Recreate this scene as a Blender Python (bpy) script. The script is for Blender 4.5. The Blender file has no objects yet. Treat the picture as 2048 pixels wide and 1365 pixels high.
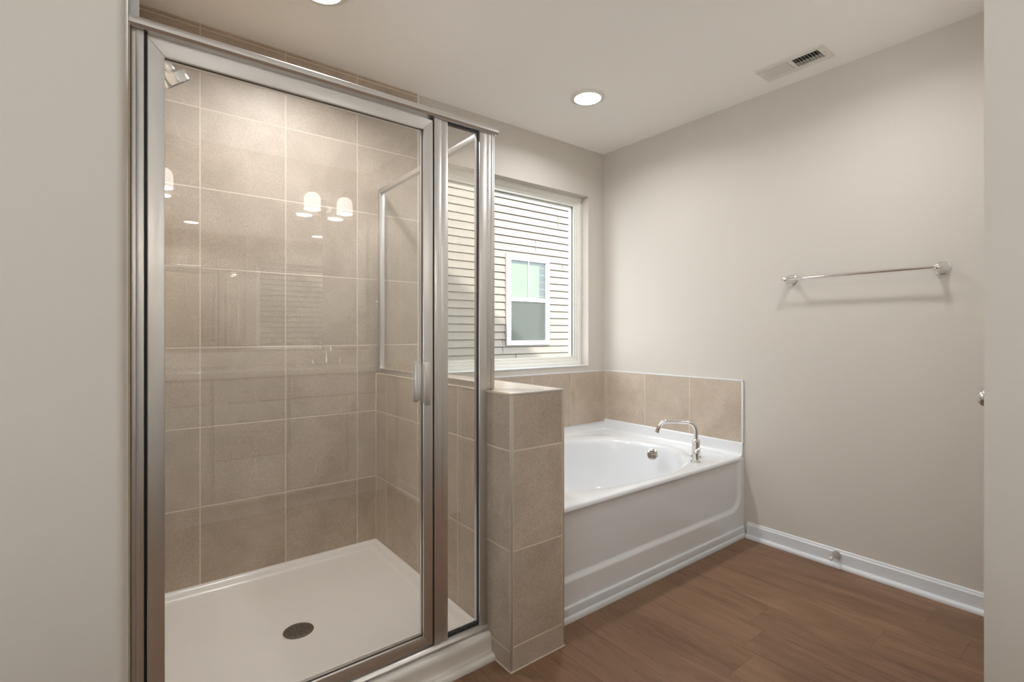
import bpy, bmesh, math, random
from mathutils import Vector, Matrix
random.seed(7)
PI = math.pi

# ------------------------------------------------------------------ camera
scene = bpy.context.scene
COL = scene.collection
cam_data = bpy.data.cameras.new('camera')
cam = bpy.data.objects.new('camera', cam_data)
COL.objects.link(cam)
cam_data.sensor_width = 36.0
cam_data.lens = 996.9 / 2048.0 * 36.0
cam_data.shift_y = -14.2 / 2048.0
cam_data.clip_start = 0.02
cam.location = (0.0, 0.0, 1.1316)
cam.rotation_euler = (PI / 2, 0.0, -0.6563)
scene.camera = cam

# ------------------------------------------------------------------ world, sun, exposure
world = bpy.data.worlds.new('world')
scene.world = world
world.use_nodes = True
wn = world.node_tree.nodes
wn['Background'].inputs['Color'].default_value = (0.95, 0.965, 1.0, 1.0)
wn['Background'].inputs['Strength'].default_value = 1.95
sun_data = bpy.data.lights.new('sun', 'SUN')
sun_data.energy = 3.2
sun_data.angle = 0.03
sun_data.color = (1.0, 0.93, 0.86)
sun = bpy.data.objects.new('sun', sun_data)
COL.objects.link(sun)
sun.rotation_euler = Vector((0.30, 1.0, -0.90)).to_track_quat('-Z', 'Y').to_euler()
scene.view_settings.view_transform = 'Standard'
scene.view_settings.look = 'None'
scene.view_settings.exposure = 1.56
scene.view_settings.gamma = 1.0
scene.view_settings.use_curve_mapping = False
scene.cycles.max_bounces = 14
scene.cycles.diffuse_bounces = 8
scene.cycles.glossy_bounces = 8
scene.cycles.transparent_max_bounces = 32
scene.cycles.use_denoising = True
scene.cycles.caustics_reflective = False
DOWNLIGHT_W = 2.25
SHADE_EMIT = 0.85
LENS_EMIT = 6.0

# ------------------------------------------------------------------ key planes of the room (metres)
YB = 2.4646      # drywall of the window wall
YT = 2.4546      # tile face of the window wall
XR = 2.739       # drywall of the right wall
XTR = 2.729      # tile face on the right wall
ZC = 2.4357      # ceiling
XH, XH2 = 1.0099, 1.252   # half wall faces
YH = 1.3163      # half wall end
ZH = 0.932       # half wall cap
YA = 1.42        # tub apron
YG = 1.457       # front plane of the shower frame
YV = -1.0        # vanity wall
XE = 1.56        # wall beside the vanity
YE = 0.246       # its corner
XW = -0.95       # far left wall
T = 0.3355       # tile module
Z0 = 0.4043      # a horizontal grout line

# ------------------------------------------------------------------ helpers
def srgb(r, g, b):
    f = lambda c: (c / 255.0) / 12.92 if c / 255.0 <= 0.04045 else ((c / 255.0 + 0.055) / 1.055) ** 2.4
    return (f(r), f(g), f(b), 1.0)

def empty(name, loc, label, cat, group=None):
    o = bpy.data.objects.new(name, None)
    o.empty_display_size = 0.05
    o.location = loc
    COL.objects.link(o)
    o['label'] = label
    o['category'] = cat
    if group:
        o['group'] = group
    bpy.context.view_layer.update()
    return o

def tag(o, label, cat, group=None):
    o['label'] = label
    o['category'] = cat
    if group:
        o['group'] = group
    return o

def struct(o):
    o['kind'] = 'structure'
    return o

class MB:
    """collects shapes given in world coordinates and links them as one mesh object"""
    def __init__(self):
        self.bm = bmesh.new()

    def box(self, x0, x1, y0, y1, z0, z1, bev=0.0, seg=2, mat=0):
        r = bmesh.ops.create_cube(self.bm, size=1.0)
        vs = r['verts']
        for v in vs:
            v.co = Vector((x0 + (v.co.x + .5) * (x1 - x0), y0 + (v.co.y + .5) * (y1 - y0), z0 + (v.co.z + .5) * (z1 - z0)))
        fs = {f for v in vs for f in v.link_faces}
        for f in fs:
            f.material_index = mat
        if bev > 0:
            es = list({e for v in vs for e in v.link_edges})
            bmesh.ops.bevel(self.bm, geom=es, offset=bev, segments=seg, profile=0.5, affect='EDGES')
        return self

    def cyl(self, p0, p1, r0, r1=None, n=32, cap=True):
        r1 = r0 if r1 is None else r1
        p0, p1 = Vector(p0), Vector(p1)
        d = (p1 - p0)
        q = d.normalized().to_track_quat('Z', 'Y').to_matrix()
        a = [self.bm.verts.new(p0 + q @ Vector((r0 * math.cos(t * 2 * PI / n), r0 * math.sin(t * 2 * PI / n), 0))) for t in range(n)]
        b = [self.bm.verts.new(p1 + q @ Vector((r1 * math.cos(t * 2 * PI / n), r1 * math.sin(t * 2 * PI / n), 0))) for t in range(n)]
        for i in range(n):
            self.bm.faces.new((a[i], a[(i + 1) % n], b[(i + 1) % n], b[i]))
        if cap:
            self.bm.faces.new(a[::-1])
            self.bm.faces.new(b)
        return self

    def lathe(self, origin, axis, prof, n=40, close=True):
        """prof: list of (distance along axis, radius)"""
        o = Vector(origin)
        q = Vector(axis).normalized().to_track_quat('Z', 'Y').to_matrix()
        rings = []
        for (h, r) in prof:
            if r < 1e-6:
                rings.append([self.bm.verts.new(o + q @ Vector((0, 0, h)))])
            else:
                rings.append([self.bm.verts.new(o + q @ Vector((r * math.cos(t * 2 * PI / n), r * math.sin(t * 2 * PI / n), h))) for t in range(n)])
        for A, B in zip(rings, rings[1:]):
            if len(A) == 1 and len(B) == 1:
                continue
            for i in range(n):
                j = (i + 1) % n
                if len(A) == 1:
                    self.bm.faces.new((A[0], B[j], B[i]))
                elif len(B) == 1:
                    self.bm.faces.new((A[i], A[j], B[0]))
                else:
                    self.bm.faces.new((A[i], A[j], B[j], B[i]))
        if close:
            if len(rings[0]) > 1:
                self.bm.faces.new(rings[0][::-1])
            if len(rings[-1]) > 1:
                self.bm.faces.new(rings[-1])
        return self

    def tube(self, pts, r, n=20, cap=True):
        pts = [Vector(p) for p in pts]
        rings = []
        ref = None
        for i, p in enumerate(pts):
            if i == 0:
                d = pts[1] - p
            elif i == len(pts) - 1:
                d = p - pts[i - 1]
            else:
                d = (pts[i + 1] - p).normalized() + (p - pts[i - 1]).normalized()
            d.normalize()
            if ref is None:
                ref = d.orthogonal().normalized()
            ref = (ref - d * ref.dot(d)).normalized()
            s = d.cross(ref)
            rings.append([self.bm.verts.new(p + r * (ref * math.cos(t * 2 * PI / n) + s * math.sin(t * 2 * PI / n))) for t in range(n)])
        for A, B in zip(rings, rings[1:]):
            for i in range(n):
                j = (i + 1) % n
                self.bm.faces.new((A[i], A[j], B[j], B[i]))
        if cap:
            self.bm.faces.new(rings[0][::-1])
            self.bm.faces.new(rings[-1])
        return self

    def prism(self, poly, axis, a, b):
        """poly: 2d outline; axis 'x' -> (y,z), 'y' -> (x,z), 'z' -> (x,y); extruded from a to b"""
        def P(p, t):
            return Vector((t, p[0], p[1])) if axis == 'x' else (Vector((p[0], t, p[1])) if axis == 'y' else Vector((p[0], p[1], t)))
        A = [self.bm.verts.new(P(p, a)) for p in poly]
        B = [self.bm.verts.new(P(p, b)) for p in poly]
        n = len(poly)
        for i in range(n):
            self.bm.faces.new((A[i], A[(i + 1) % n], B[(i + 1) % n], B[i]))
        self.bm.faces.new(A[::-1])
        self.bm.faces.new(B)
        return self

    def grid(self, fn, nu, nv):
        V = [[self.bm.verts.new(fn(i / nu, j / nv)) for j in range(nv + 1)] for i in range(nu + 1)]
        for i in range(nu):
            for j in range(nv):
                self.bm.faces.new((V[i][j], V[i + 1][j], V[i + 1][j + 1], V[i][j + 1]))
        return self

    def build(self, name, mat, parent=None, smooth=True, angle=35, loc=None):
        bm = self.bm
        bmesh.ops.recalc_face_normals(bm, faces=bm.faces[:])
        me = bpy.data.meshes.new(name)
        org = Vector((0, 0, 0))
        if loc is not None:
            org = Vector(loc)
            bmesh.ops.translate(bm, verts=bm.verts[:], vec=-org)
        bm.to_mesh(me)
        bm.free()
        for m in (mat if isinstance(mat, (list, tuple)) else [mat]):
            me.materials.append(m)
        if smooth:
            for p in me.polygons:
                p.use_smooth = True
            me.set_sharp_from_angle(angle=math.radians(angle))
        o = bpy.data.objects.new(name, me)
        COL.objects.link(o)
        o.location = org
        if parent is not None:
            o.parent = parent
            o.matrix_parent_inverse = parent.matrix_world.inverted()
        bpy.context.view_layer.update()
        return o

def copy_tree(o, delta=None, parent=None):
    c = o.copy()
    COL.objects.link(c)
    if parent is not None:
        c.parent = parent
    for ch in [k for k in bpy.data.objects if k.parent == o]:
        copy_tree(ch, None, c)
    if delta is not None:
        c.location = o.location + Vector(delta)
        # children carry an inverse of the first root's place: leave it, they follow the root
    return c

# ------------------------------------------------------------------ materials
def mat_new(name):
    m = bpy.data.materials.new(name)
    m.use_nodes = True
    nt = m.node_tree
    b = nt.nodes['Principled BSDF']
    return m, nt, b

def N(nt, typ, **kw):
    n = nt.nodes.new(typ)
    for k, v in kw.items():
        setattr(n, k, v)
    return n

def math_node(nt, op, a, b=None, c=None, clamp=False):
    n = nt.nodes.new('ShaderNodeMath')
    n.operation = op
    n.use_clamp = clamp
    for i, v in enumerate((a, b, c)):
        if v is None:
            continue
        if isinstance(v, (int, float)):
            n.inputs[i].default_value = v
        else:
            nt.links.new(v, n.inputs[i])
    return n.outputs[0]

def mix_rgb(nt, fac, a, b, blend='MIX'):
    n = nt.nodes.new('ShaderNodeMix')
    n.data_type = 'RGBA'
    n.blend_type = blend
    for sock, v in ((n.inputs[0], fac), (n.inputs[6], a), (n.inputs[7], b)):
        if isinstance(v, (int, float)):
            sock.default_value = v
        elif isinstance(v, tuple):
            sock.default_value = v
        else:
            nt.links.new(v, sock)
    return n.outputs[2]

def pos(nt):
    return nt.nodes.new('ShaderNodeNewGeometry').outputs['Position']

def noise(nt, vec, scale, detail=3.0, rough=0.55, dist=0.0):
    n = nt.nodes.new('ShaderNodeTexNoise')
    n.inputs['Scale'].default_value = scale
    n.inputs['Detail'].default_value = detail
    n.inputs['Roughness'].default_value = rough
    n.inputs['Distortion'].default_value = dist
    nt.links.new(vec, n.inputs['Vector'])
    return n.outputs['Fac']

def bump(nt, bsdf, h, strength, dist=0.002):
    n = nt.nodes.new('ShaderNodeBump')
    n.inputs['Strength'].default_value = strength
    n.inputs['Distance'].default_value = dist
    nt.links.new(h, n.inputs['Height'])
    nt.links.new(n.outputs['Normal'], bsdf.inputs['Normal'])

def paint(name, col, rough=0.6, bumpy=0.12, spec=0.3):
    m, nt, b = mat_new(name)
    P = pos(nt)
    n1 = noise(nt, P, 1.3, 2.0)
    c = mix_rgb(nt, math_node(nt, 'MULTIPLY', n1, 0.06), col, tuple(x * 0.86 for x in col[:3]) + (1.0,))
    nt.links.new(c, b.inputs['Base Color'])
    b.inputs['Roughness'].default_value = rough
    b.inputs['Specular IOR Level'].default_value = spec
    if bumpy:
        bump(nt, b, noise(nt, P, 260.0, 2.0), bumpy, 0.0008)
    return m

def plain(name, col, rough=0.4, metal=0.0, spec=0.5, coat=0.0):
    m, nt, b = mat_new(name)
    P = pos(nt)
    n1 = noise(nt, P, 35.0, 2.0)
    r = math_node(nt, 'MULTIPLY_ADD', n1, 0.05, rough - 0.025)
    nt.links.new(r, b.inputs['Roughness'])
    b.inputs['Base Color'].default_value = col
    b.inputs['Metallic'].default_value = metal
    b.inputs['Specular IOR Level'].default_value = spec
    b.inputs['Coat Weight'].default_value = coat
    b.inputs['Coat Roughness'].default_value = 0.06
    return m

def tile_mat(name, hax, h0, v0, th=T, tv=T, light=1.0, vax='z', grout=0.0026, seed=0.0, rough=0.47):
    m, nt, b = mat_new(name)
    P = pos(nt)
    sep = N(nt, 'ShaderNodeSeparateXYZ')
    nt.links.new(P, sep.inputs[0])
    ax = {'x': sep.outputs[0], 'y': sep.outputs[1], 'z': sep.outputs[2]}
    a = math_node(nt, 'DIVIDE', math_node(nt, 'SUBTRACT', ax[hax], h0), th)
    v = math_node(nt, 'DIVIDE', math_node(nt, 'SUBTRACT', ax[vax], v0), tv)
    def edge(q, t):
        f = math_node(nt, 'FRACT', q)
        return math_node(nt, 'MULTIPLY', math_node(nt, 'MINIMUM', f, math_node(nt, 'SUBTRACT', 1.0, f)), t)
    d = math_node(nt, 'MINIMUM', edge(a, th), edge(v, tv))
    mr = N(nt, 'ShaderNodeMapRange', interpolation_type='SMOOTHSTEP')
    mr.inputs[1].default_value = grout * 0.75
    mr.inputs[2].default_value = grout * 1.35
    nt.links.new(d, mr.inputs[0])
    tilemask = mr.outputs[0]
    cell = N(nt, 'ShaderNodeCombineXYZ')
    nt.links.new(math_node(nt, 'FLOOR', a), cell.inputs[0])
    nt.links.new(math_node(nt, 'FLOOR', v), cell.inputs[1])
    cell.inputs[2].default_value = seed
    wnz = N(nt, 'ShaderNodeTexWhiteNoise', noise_dimensions='3D')
    nt.links.new(cell.outputs[0], wnz.inputs['Vector'])
    off = N(nt, 'ShaderNodeVectorMath', operation='SCALE')
    nt.links.new(wnz.outputs['Color'], off.inputs[0])
    off.inputs['Scale'].default_value = 17.0
    vec = N(nt, 'ShaderNodeVectorMath', operation='ADD')
    nt.links.new(P, vec.inputs[0])
    nt.links.new(off.outputs[0], vec.inputs[1])
    V = vec.outputs[0]
    cloud = noise(nt, V, 5.0, 5.0, 0.62, 0.6)
    fine = noise(nt, V, 150.0, 4.0, 0.75)
    vein = noise(nt, V, 2.6, 3.0, 0.5, 1.2)
    vl = math_node(nt, 'ABSOLUTE', math_node(nt, 'SUBTRACT', vein, 0.5))
    vl = math_node(nt, 'SUBTRACT', 1.0, math_node(nt, 'DIVIDE', vl, 0.006), clamp=True)
    vmask = math_node(nt, 'MULTIPLY', math_node(nt, 'SUBTRACT', noise(nt, V, 6.0, 1.0), 0.52), 7.0, clamp=True)
    vl = math_node(nt, 'MULTIPLY', math_node(nt, 'MULTIPLY', vl, vmask), 0.7)
    c1, c2 = srgb(204, 189, 172), srgb(180, 165, 148)
    col = mix_rgb(nt, math_node(nt, 'MULTIPLY_ADD', math_node(nt, 'SUBTRACT', cloud, 0.5), 2.6, 0.5, clamp=True), c2, c1)
    col = mix_rgb(nt, math_node(nt, 'MULTIPLY', math_node(nt, 'SUBTRACT', 0.60, fine), 1.5, clamp=True), col, srgb(132, 116, 100))
    pits = math_node(nt, 'GREATER_THAN', noise(nt, V, 75.0, 1.0), 0.755)
    col = mix_rgb(nt, math_node(nt, 'MULTIPLY', pits, 0.4), col, srgb(110, 96, 82))
    col = mix_rgb(nt, vl, col, srgb(208, 196, 180))
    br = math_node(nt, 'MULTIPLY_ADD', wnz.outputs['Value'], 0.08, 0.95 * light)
    hsv = N(nt, 'ShaderNodeHueSaturation')
    nt.links.new(col, hsv.inputs['Color'])
    nt.links.new(br, hsv.inputs['Value'])
    fin = mix_rgb(nt, tilemask, srgb(218, 203, 185), hsv.outputs[0])
    nt.links.new(fin, b.inputs['Base Color'])
    nt.links.new(math_node(nt, 'MULTIPLY_ADD', tilemask, rough - 0.75, 0.75), b.inputs['Roughness'])
    b.inputs['Specular IOR Level'].default_value = 0.4
    h = math_node(nt, 'MULTIPLY_ADD', fine, 0.04, tilemask)
    bump(nt, b, h, 0.5, 0.0012)
    return m

def glass_mat(name, tint, face=0.046):
    m = bpy.data.materials.new(name)
    m.use_nodes = True
    nt = m.node_tree
    nt.nodes.remove(nt.nodes['Principled BSDF'])
    out = nt.nodes['Material Output']
    lw = N(nt, 'ShaderNodeLayerWeight')
    lw.inputs['Blend'].default_value = 0.5
    p = math_node(nt, 'POWER', lw.outputs['Facing'], 5.0)
    fac = math_node(nt, 'MULTIPLY_ADD', p, 1.0 - face, face, clamp=True)
    tr = N(nt, 'ShaderNodeBsdfTransparent')
    tr.inputs['Color'].default_value = tint
    gl = N(nt, 'ShaderNodeBsdfGlossy')
    gl.inputs['Roughness'].default_value = 0.0
    gl.inputs['Color'].default_value = (1, 1, 1, 1)
    mx = N(nt, 'ShaderNodeMixShader')
    nt.links.new(fac, mx.inputs[0])
    nt.links.new(tr.outputs[0], mx.inputs[1])
    nt.links.new(gl.outputs[0], mx.inputs[2])
    nt.links.new(mx.outputs[0], out.inputs['Surface'])
    return m

def screen_mat(name, col, cover):
    m = bpy.data.materials.new(name)
    m.use_nodes = True
    nt = m.node_tree
    b = nt.nodes['Principled BSDF']
    b.inputs['Base Color'].default_value = col
    b.inputs['Roughness'].default_value = 0.8
    b.inputs['Alpha'].default_value = cover
    return m

def emit_mat(name, col, strength):
    m = bpy.data.materials.new(name)
    m.use_nodes = True
    nt = m.node_tree
    b = nt.nodes['Principled BSDF']
    b.inputs['Base Color'].default_value = (0.9, 0.88, 0.84, 1)
    b.inputs['Emission Color'].default_value = col
    b.inputs['Emission Strength'].default_value = strength
    b.inputs['Roughness'].default_value = 0.35
    return m

def floor_mat():
    m, nt, b = mat_new('wood plank floor')
    P = pos(nt)
    sep = N(nt, 'ShaderNodeSeparateXYZ')
    nt.links.new(P, sep.inputs[0])
    W, L = 0.178, 1.22
    a = math_node(nt, 'DIVIDE', math_node(nt, 'ADD', sep.outputs[0], 3.05), W)
    row = math_node(nt, 'FLOOR', a)
    wr = N(nt, 'ShaderNodeTexWhiteNoise', noise_dimensions='1D')
    nt.links.new(row, wr.inputs['W'])
    l = math_node(nt, 'DIVIDE', math_node(nt, 'ADD', sep.outputs[1], math_node(nt, 'MULTIPLY', wr.outputs['Value'], L)), L)
    def edge(q, t):
        f = math_node(nt, 'FRACT', q)
        return math_node(nt, 'MULTIPLY', math_node(nt, 'MINIMUM', f, math_node(nt, 'SUBTRACT', 1.0, f)), t)
    d = math_node(nt, 'MINIMUM', edge(a, W), edge(l, L))
    seam = N(nt, 'ShaderNodeMapRange', interpolation_type='SMOOTHSTEP')
    seam.inputs[1].default_value = 0.0003
    seam.inputs[2].default_value = 0.0014
    nt.links.new(d, seam.inputs[0])
    cell = N(nt, 'ShaderNodeCombineXYZ')
    nt.links.new(row, cell.inputs[0])
    nt.links.new(math_node(nt, 'FLOOR', l), cell.inputs[1])
    wn2 = N(nt, 'ShaderNodeTexWhiteNoise', noise_dimensions='3D')
    nt.links.new(cell.outputs[0], wn2.inputs['Vector'])
    off = N(nt, 'ShaderNodeVectorMath', operation='SCALE')
    nt.links.new(wn2.outputs['Color'], off.inputs[0])
    off.inputs['Scale'].default_value = 23.0
    st = N(nt, 'ShaderNodeVectorMath', operation='MULTIPLY')
    nt.links.new(P, st.inputs[0])
    st.inputs[1].default_value = (1.0, 0.055, 1.0)
    vec = N(nt, 'ShaderNodeVectorMath', operation='ADD')
    nt.links.new(st.outputs[0], vec.inputs[0])
    nt.links.new(off.outputs[0], vec.inputs[1])
    V = vec.outputs[0]
    st2 = N(nt, 'ShaderNodeVectorMath', operation='MULTIPLY')
    nt.links.new(P, st2.inputs[0])
    st2.inputs[1].default_value = (1.0, 0.18, 1.0)
    vec2 = N(nt, 'ShaderNodeVectorMath', operation='ADD')
    nt.links.new(st2.outputs[0], vec2.inputs[0])
    nt.links.new(off.outputs[0], vec2.inputs[1])
    broad = noise(nt, vec2.outputs[0], 9.0, 4.0, 0.6, 1.4)
    grain = noise(nt, V, 120.0, 5.0, 0.65, 0.4)
    lines = noise(nt, V, 38.0, 4.0, 0.6, 1.8)
    col = mix_rgb(nt, math_node(nt, 'MULTIPLY_ADD', math_node(nt, 'SUBTRACT', broad, 0.5), 2.2, 0.5, clamp=True), srgb(112, 84, 62), srgb(144, 113, 88))
    ln = math_node(nt, 'MULTIPLY', math_node(nt, 'SUBTRACT', 0.46, lines), 3.2, clamp=True)
    col = mix_rgb(nt, math_node(nt, 'MULTIPLY', ln, 0.8), col, srgb(82, 59, 43))
    gr = math_node(nt, 'MULTIPLY', math_node(nt, 'SUBTRACT', grain, 0.5), 2.4)
    col = mix_rgb(nt, math_node(nt, 'MULTIPLY', math_node(nt, 'ABSOLUTE', gr), 0.35, clamp=True), col, srgb(165, 130, 103))
    hsv = N(nt, 'ShaderNodeHueSaturation')
    nt.links.new(col, hsv.inputs['Color'])
    nt.links.new(math_node(nt, 'MULTIPLY_ADD', wn2.outputs['Value'], 0.09, 0.955), hsv.inputs['Value'])
    pore = noise(nt, V, 210.0, 3.0, 0.7, 0.2)
    pr = math_node(nt, 'MULTIPLY', math_node(nt, 'SUBTRACT', pore, 0.56), 6.0, clamp=True)
    dk = mix_rgb(nt, math_node(nt, 'MULTIPLY', pr, 0.45), hsv.outputs[0], srgb(78, 56, 42))
    fin = mix_rgb(nt, seam.outputs[0], srgb(106, 80, 61), dk)
    nt.links.new(fin, b.inputs['Base Color'])
    nt.links.new(math_node(nt, 'MULTIPLY_ADD', grain, 0.12, 0.42), b.inputs['Roughness'])
    b.inputs['Specular IOR Level'].default_value = 0.35
    bump(nt, b, math_node(nt, 'MULTIPLY_ADD', grain, 0.35, seam.outputs[0]), 0.25, 0.001)
    return m

M = {}
M['wall'] = paint('greige wall paint', srgb(207, 201, 192))
M['ceiling'] = paint('ceiling paint', srgb(246, 243, 238), 0.8, 0.15, 0.2)
M['trim'] = plain('white semi gloss trim paint', srgb(222, 225, 228), 0.3)
M['doorpaint'] = plain('white door paint', srgb(224, 222, 217), 0.35)
M['floor'] = floor_mat()
M['tile_back'] = tile_mat('stone tile window wall', 'x', 0.2398, Z0)
M['tile_half_side'] = tile_mat('stone tile half wall side', 'y', 1.6572 - 0.334, Z0, th=0.334, seed=3.0)
M['tile_half_end'] = tile_mat('stone tile half wall end', 'x', 0.99, Z0, th=3.0, seed=5.0)
M['tile_half_low'] = tile_mat('stone tile half wall base course', 'x', 0.95, 0.084, th=3.0, tv=3.0, seed=7.0)
M['tile_cap'] = tile_mat('stone tile cap', 'y', 1.30, 0.7, th=0.3345, tv=2.0, vax='x', light=1.22, seed=9.0, rough=0.3)  # value raised: window sheen on the cap is put into the colour
M['tile_tub_back'] = tile_mat('stone tile tub surround back', 'x', 2.0537, -1.0, th=0.3368, tv=5.0, light=1.06, grout=0.0018, seed=11.0)
M['tile_tub_right'] = tile_mat('stone tile tub surround right', 'y', 2.4253, -1.0, th=0.3325, tv=5.0, light=1.06, grout=0.0018, seed=13.0)
M['tile_left'] = tile_mat('stone tile left shower wall', 'y', YT - 0.12, Z0, seed=15.0)
M['chrome'] = plain('polished chrome', (0.82, 0.81, 0.79, 1), 0.07, 1.0)
M['alu'] = plain('bright aluminium', (0.72, 0.705, 0.69, 1), 0.35, 1.0)
M['satin'] = plain('satin metal tile trim', srgb(205, 199, 190), 0.4, 0.6)
M['nickel'] = plain('brushed nickel', (0.62, 0.60, 0.57, 1), 0.28, 1.0)
M['gasket'] = plain('dark glazing gasket', srgb(52, 50, 50), 0.5)
M['acrylic'] = plain('glossy white acrylic', srgb(228, 230, 232), 0.14, coat=0.3)
M['pan'] = plain('satin shower base', srgb(226, 221, 213), 0.26)
M['glass'] = glass_mat('clear shower glass', (0.985, 0.99, 0.985, 1), 0.095)
M['window_glass'] = glass_mat('window glass', (0.97, 0.985, 0.98, 1), 0.025)
M['vinyl'] = plain('almond window vinyl', srgb(243, 242, 236), 0.5)
M['white_vinyl'] = plain('white vinyl', srgb(240, 240, 242), 0.35)
M['siding'] = paint('beige vinyl siding', srgb(124, 118, 110), 0.55, 0.1)
M['blind'] = plain('pale green grey blind', srgb(104, 117, 101), 0.6)
M['reveal'] = plain('blue grey window interior', srgb(58, 70, 72), 0.7)
M['screen'] = screen_mat('grey insect screen', srgb(78, 82, 80), 0.38)
M['dark'] = plain('void shade colour', srgb(26, 25, 24), 0.8)  # near-black that paints in the shade of the duct and drain holes
M['vent'] = plain('white register enamel', srgb(222, 219, 211), 0.35)
M['drain'] = plain('dark bronze steel', srgb(105, 101, 96), 0.35, 0.8)
M['cabinet'] = plain('white cabinet paint', srgb(206, 204, 200), 0.4)
M['counter'] = plain('pale cultured marble', srgb(232, 228, 221), 0.2)
M['mirror'] = plain('silvered mirror', (0.94, 0.96, 0.95, 1), 0.0, 1.0)
for l_ in list(M['mirror'].node_tree.links):
    if l_.to_socket.name == 'Roughness':
        M['mirror'].node_tree.links.remove(l_)
M['mirror'].node_tree.nodes['Principled BSDF'].inputs['Roughness'].default_value = 0.0
M['bulb'] = emit_mat('lit lens', (1.0, 0.97, 0.93, 1), LENS_EMIT)
M['shade'] = emit_mat('frosted glass shade', (1.0, 0.96, 0.92, 1), SHADE_EMIT)
M['rubber'] = plain('white rubber', srgb(225, 222, 215), 0.6)
M['caulk'] = plain('cream caulk', srgb(214, 200, 178), 0.6)
M['roof'] = plain('roof shingles', srgb(90, 86, 82), 0.9)

# ------------------------------------------------------------------ room shell
struct(MB().box(XW - .12, XR + .12, YV - .12, YB + .12, -0.12, 0.0).build('floor', M['floor'], smooth=False))
struct(MB().box(XW - .12, XR + .12, YV - .12, YB + .12, ZC, ZC + 0.12).build('ceiling', M['ceiling'], smooth=False))

# window wall with its opening
WX0, WX1, WZ0, WZ1 = 1.36, 2.58, 0.9065, 2.1035
wb = MB()
D = 0.14
wb.box(XW - .12, WX0, YB, YB + D, 0, ZC)
wb.box(WX1, XR + .12, YB, YB + D, 0, ZC)
wb.box(WX0, WX1, YB, YB + D, 0, WZ0)
wb.box(WX0, WX1, YB, YB + D, WZ1, ZC)
wall_back = struct(wb.build('wall_back', M['wall'], smooth=False))
wall_right = struct(MB().box(XR, XR + .12, YV - .12, YB + .12, 0, ZC).build('wall_right', M['wall'], smooth=False))
LY0, LY1, LZ0, LZ1 = -0.85, 0.66, 0.35, 2.15  # opening for the unseen window added to bring in fill daylight
fl_ = MB()
fl_.box(XW - .12, XW, YV - .12, LY0, 0, ZC)
fl_.box(XW - .12, XW, LY1, YB, 0, ZC)
fl_.box(XW - .12, XW, LY0, LY1, 0, LZ0)
fl_.box(XW - .12, XW, LY0, LY1, LZ1, ZC)
struct(fl_.build('wall_far_left', M['wall'], smooth=False))
struct(MB().box(XW, XR, YV - .12, YV, 0, ZC).build('wall_front', M['wall'], smooth=False))

# wall left of the shower, with a rounded drywall corner
R = 0.02
yl = 1.235
pl = [(XW, yl), (-R, yl)] + [(-R + R * math.sin(t * PI / 16), yl + R - R * math.cos(t * PI / 16)) for t in range(1, 9)] + [(0.0, YB), (-0.115, YB), (-0.115, yl + 0.115), (XW, yl + 0.115)]
wall_left = struct(MB().prism(pl, 'z', 0, ZC).build('wall_left', M['wall'], angle=20))
# bead of caulk between that wall and the shower frame
MB().box(-0.003, 0.004, 1.447, 1.456, 0.09, 1.85, 0.002).build('caulk_line', M['caulk'], wall_left)

# wall beside the vanity, its corner and the wall with the closet door
we = MB()
DX0, DX1 = 1.87, 2.63
we.box(XE, XE + .115, YV, YE, 0, ZC)
we.box(XE + .115, DX0, YE - .115, YE, 0, ZC)
we.box(DX1, XR, YE - .115, YE, 0, ZC)
we.box(DX0, DX1, YE - .115, YE, 2.03, ZC)
struct(we.build('wall_side', M['wall'], smooth=False))
door = struct(MB().box(DX0 + .003, DX1 - .003, YE - .036, YE - .0005, 0.008, 2.026, 0.002).build('door_1', M['doorpaint']))
kn = MB()
kx, kz = 1.93, 0.949
kn.lathe((kx, YE - .0005, kz), (0, 1, 0), [(0, .032), (.004, .032), (.008, .028), (.010, .014), (.028, .012), (.034, .016), (.043, .0215), (.053, .0242), (.063, .0225), (.070, .016), (.073, .008), (.0735, 0)])
kn.build('knob', M['nickel'], door)
ca = MB()
ca.box(DX1 + .005, DX1 + .062, YE, YE + .015, 0, 2.09, .003)
ca.box(DX0 + .03, DX1 + .005, YE, YE + .015, 2.035, 2.09, .003)
struct(ca.build('trim_1', M['trim']))

# baseboard on the right wall: board with a shaped top and a quarter round at the floor
def base_profile():
    p = [(0, 0), (0, .0841), (.004, .0841), (.007, .081), (.0075, .077), (.0095, .073), (.0125, .069), (.0125, .022)]
    p += [(.0125 + .017 * math.sin(t * PI / 12), .003 + .017 * math.cos(t * PI / 12)) for t in range(0, 7)]
    p += [(.0295, 0)]
    return p
bb = MB()
bb.prism([(XR - a, z) for a, z in base_profile()], 'y', 0.247, 1.4)
struct(bb.build('baseboard_right', M['trim'], angle=28))
bb = MB()
bb.prism([(YV + a, z) for a, z in base_profile()], 'x', XW, -0.37)
struct(bb.build('baseboard_front', M['trim'], angle=28))
bb = MB()
bb.prism([(XE - a, z) for a, z in base_profile()], 'y', -0.44, YE)
struct(bb.build('baseboard_side', M['trim'], angle=28))

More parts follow.
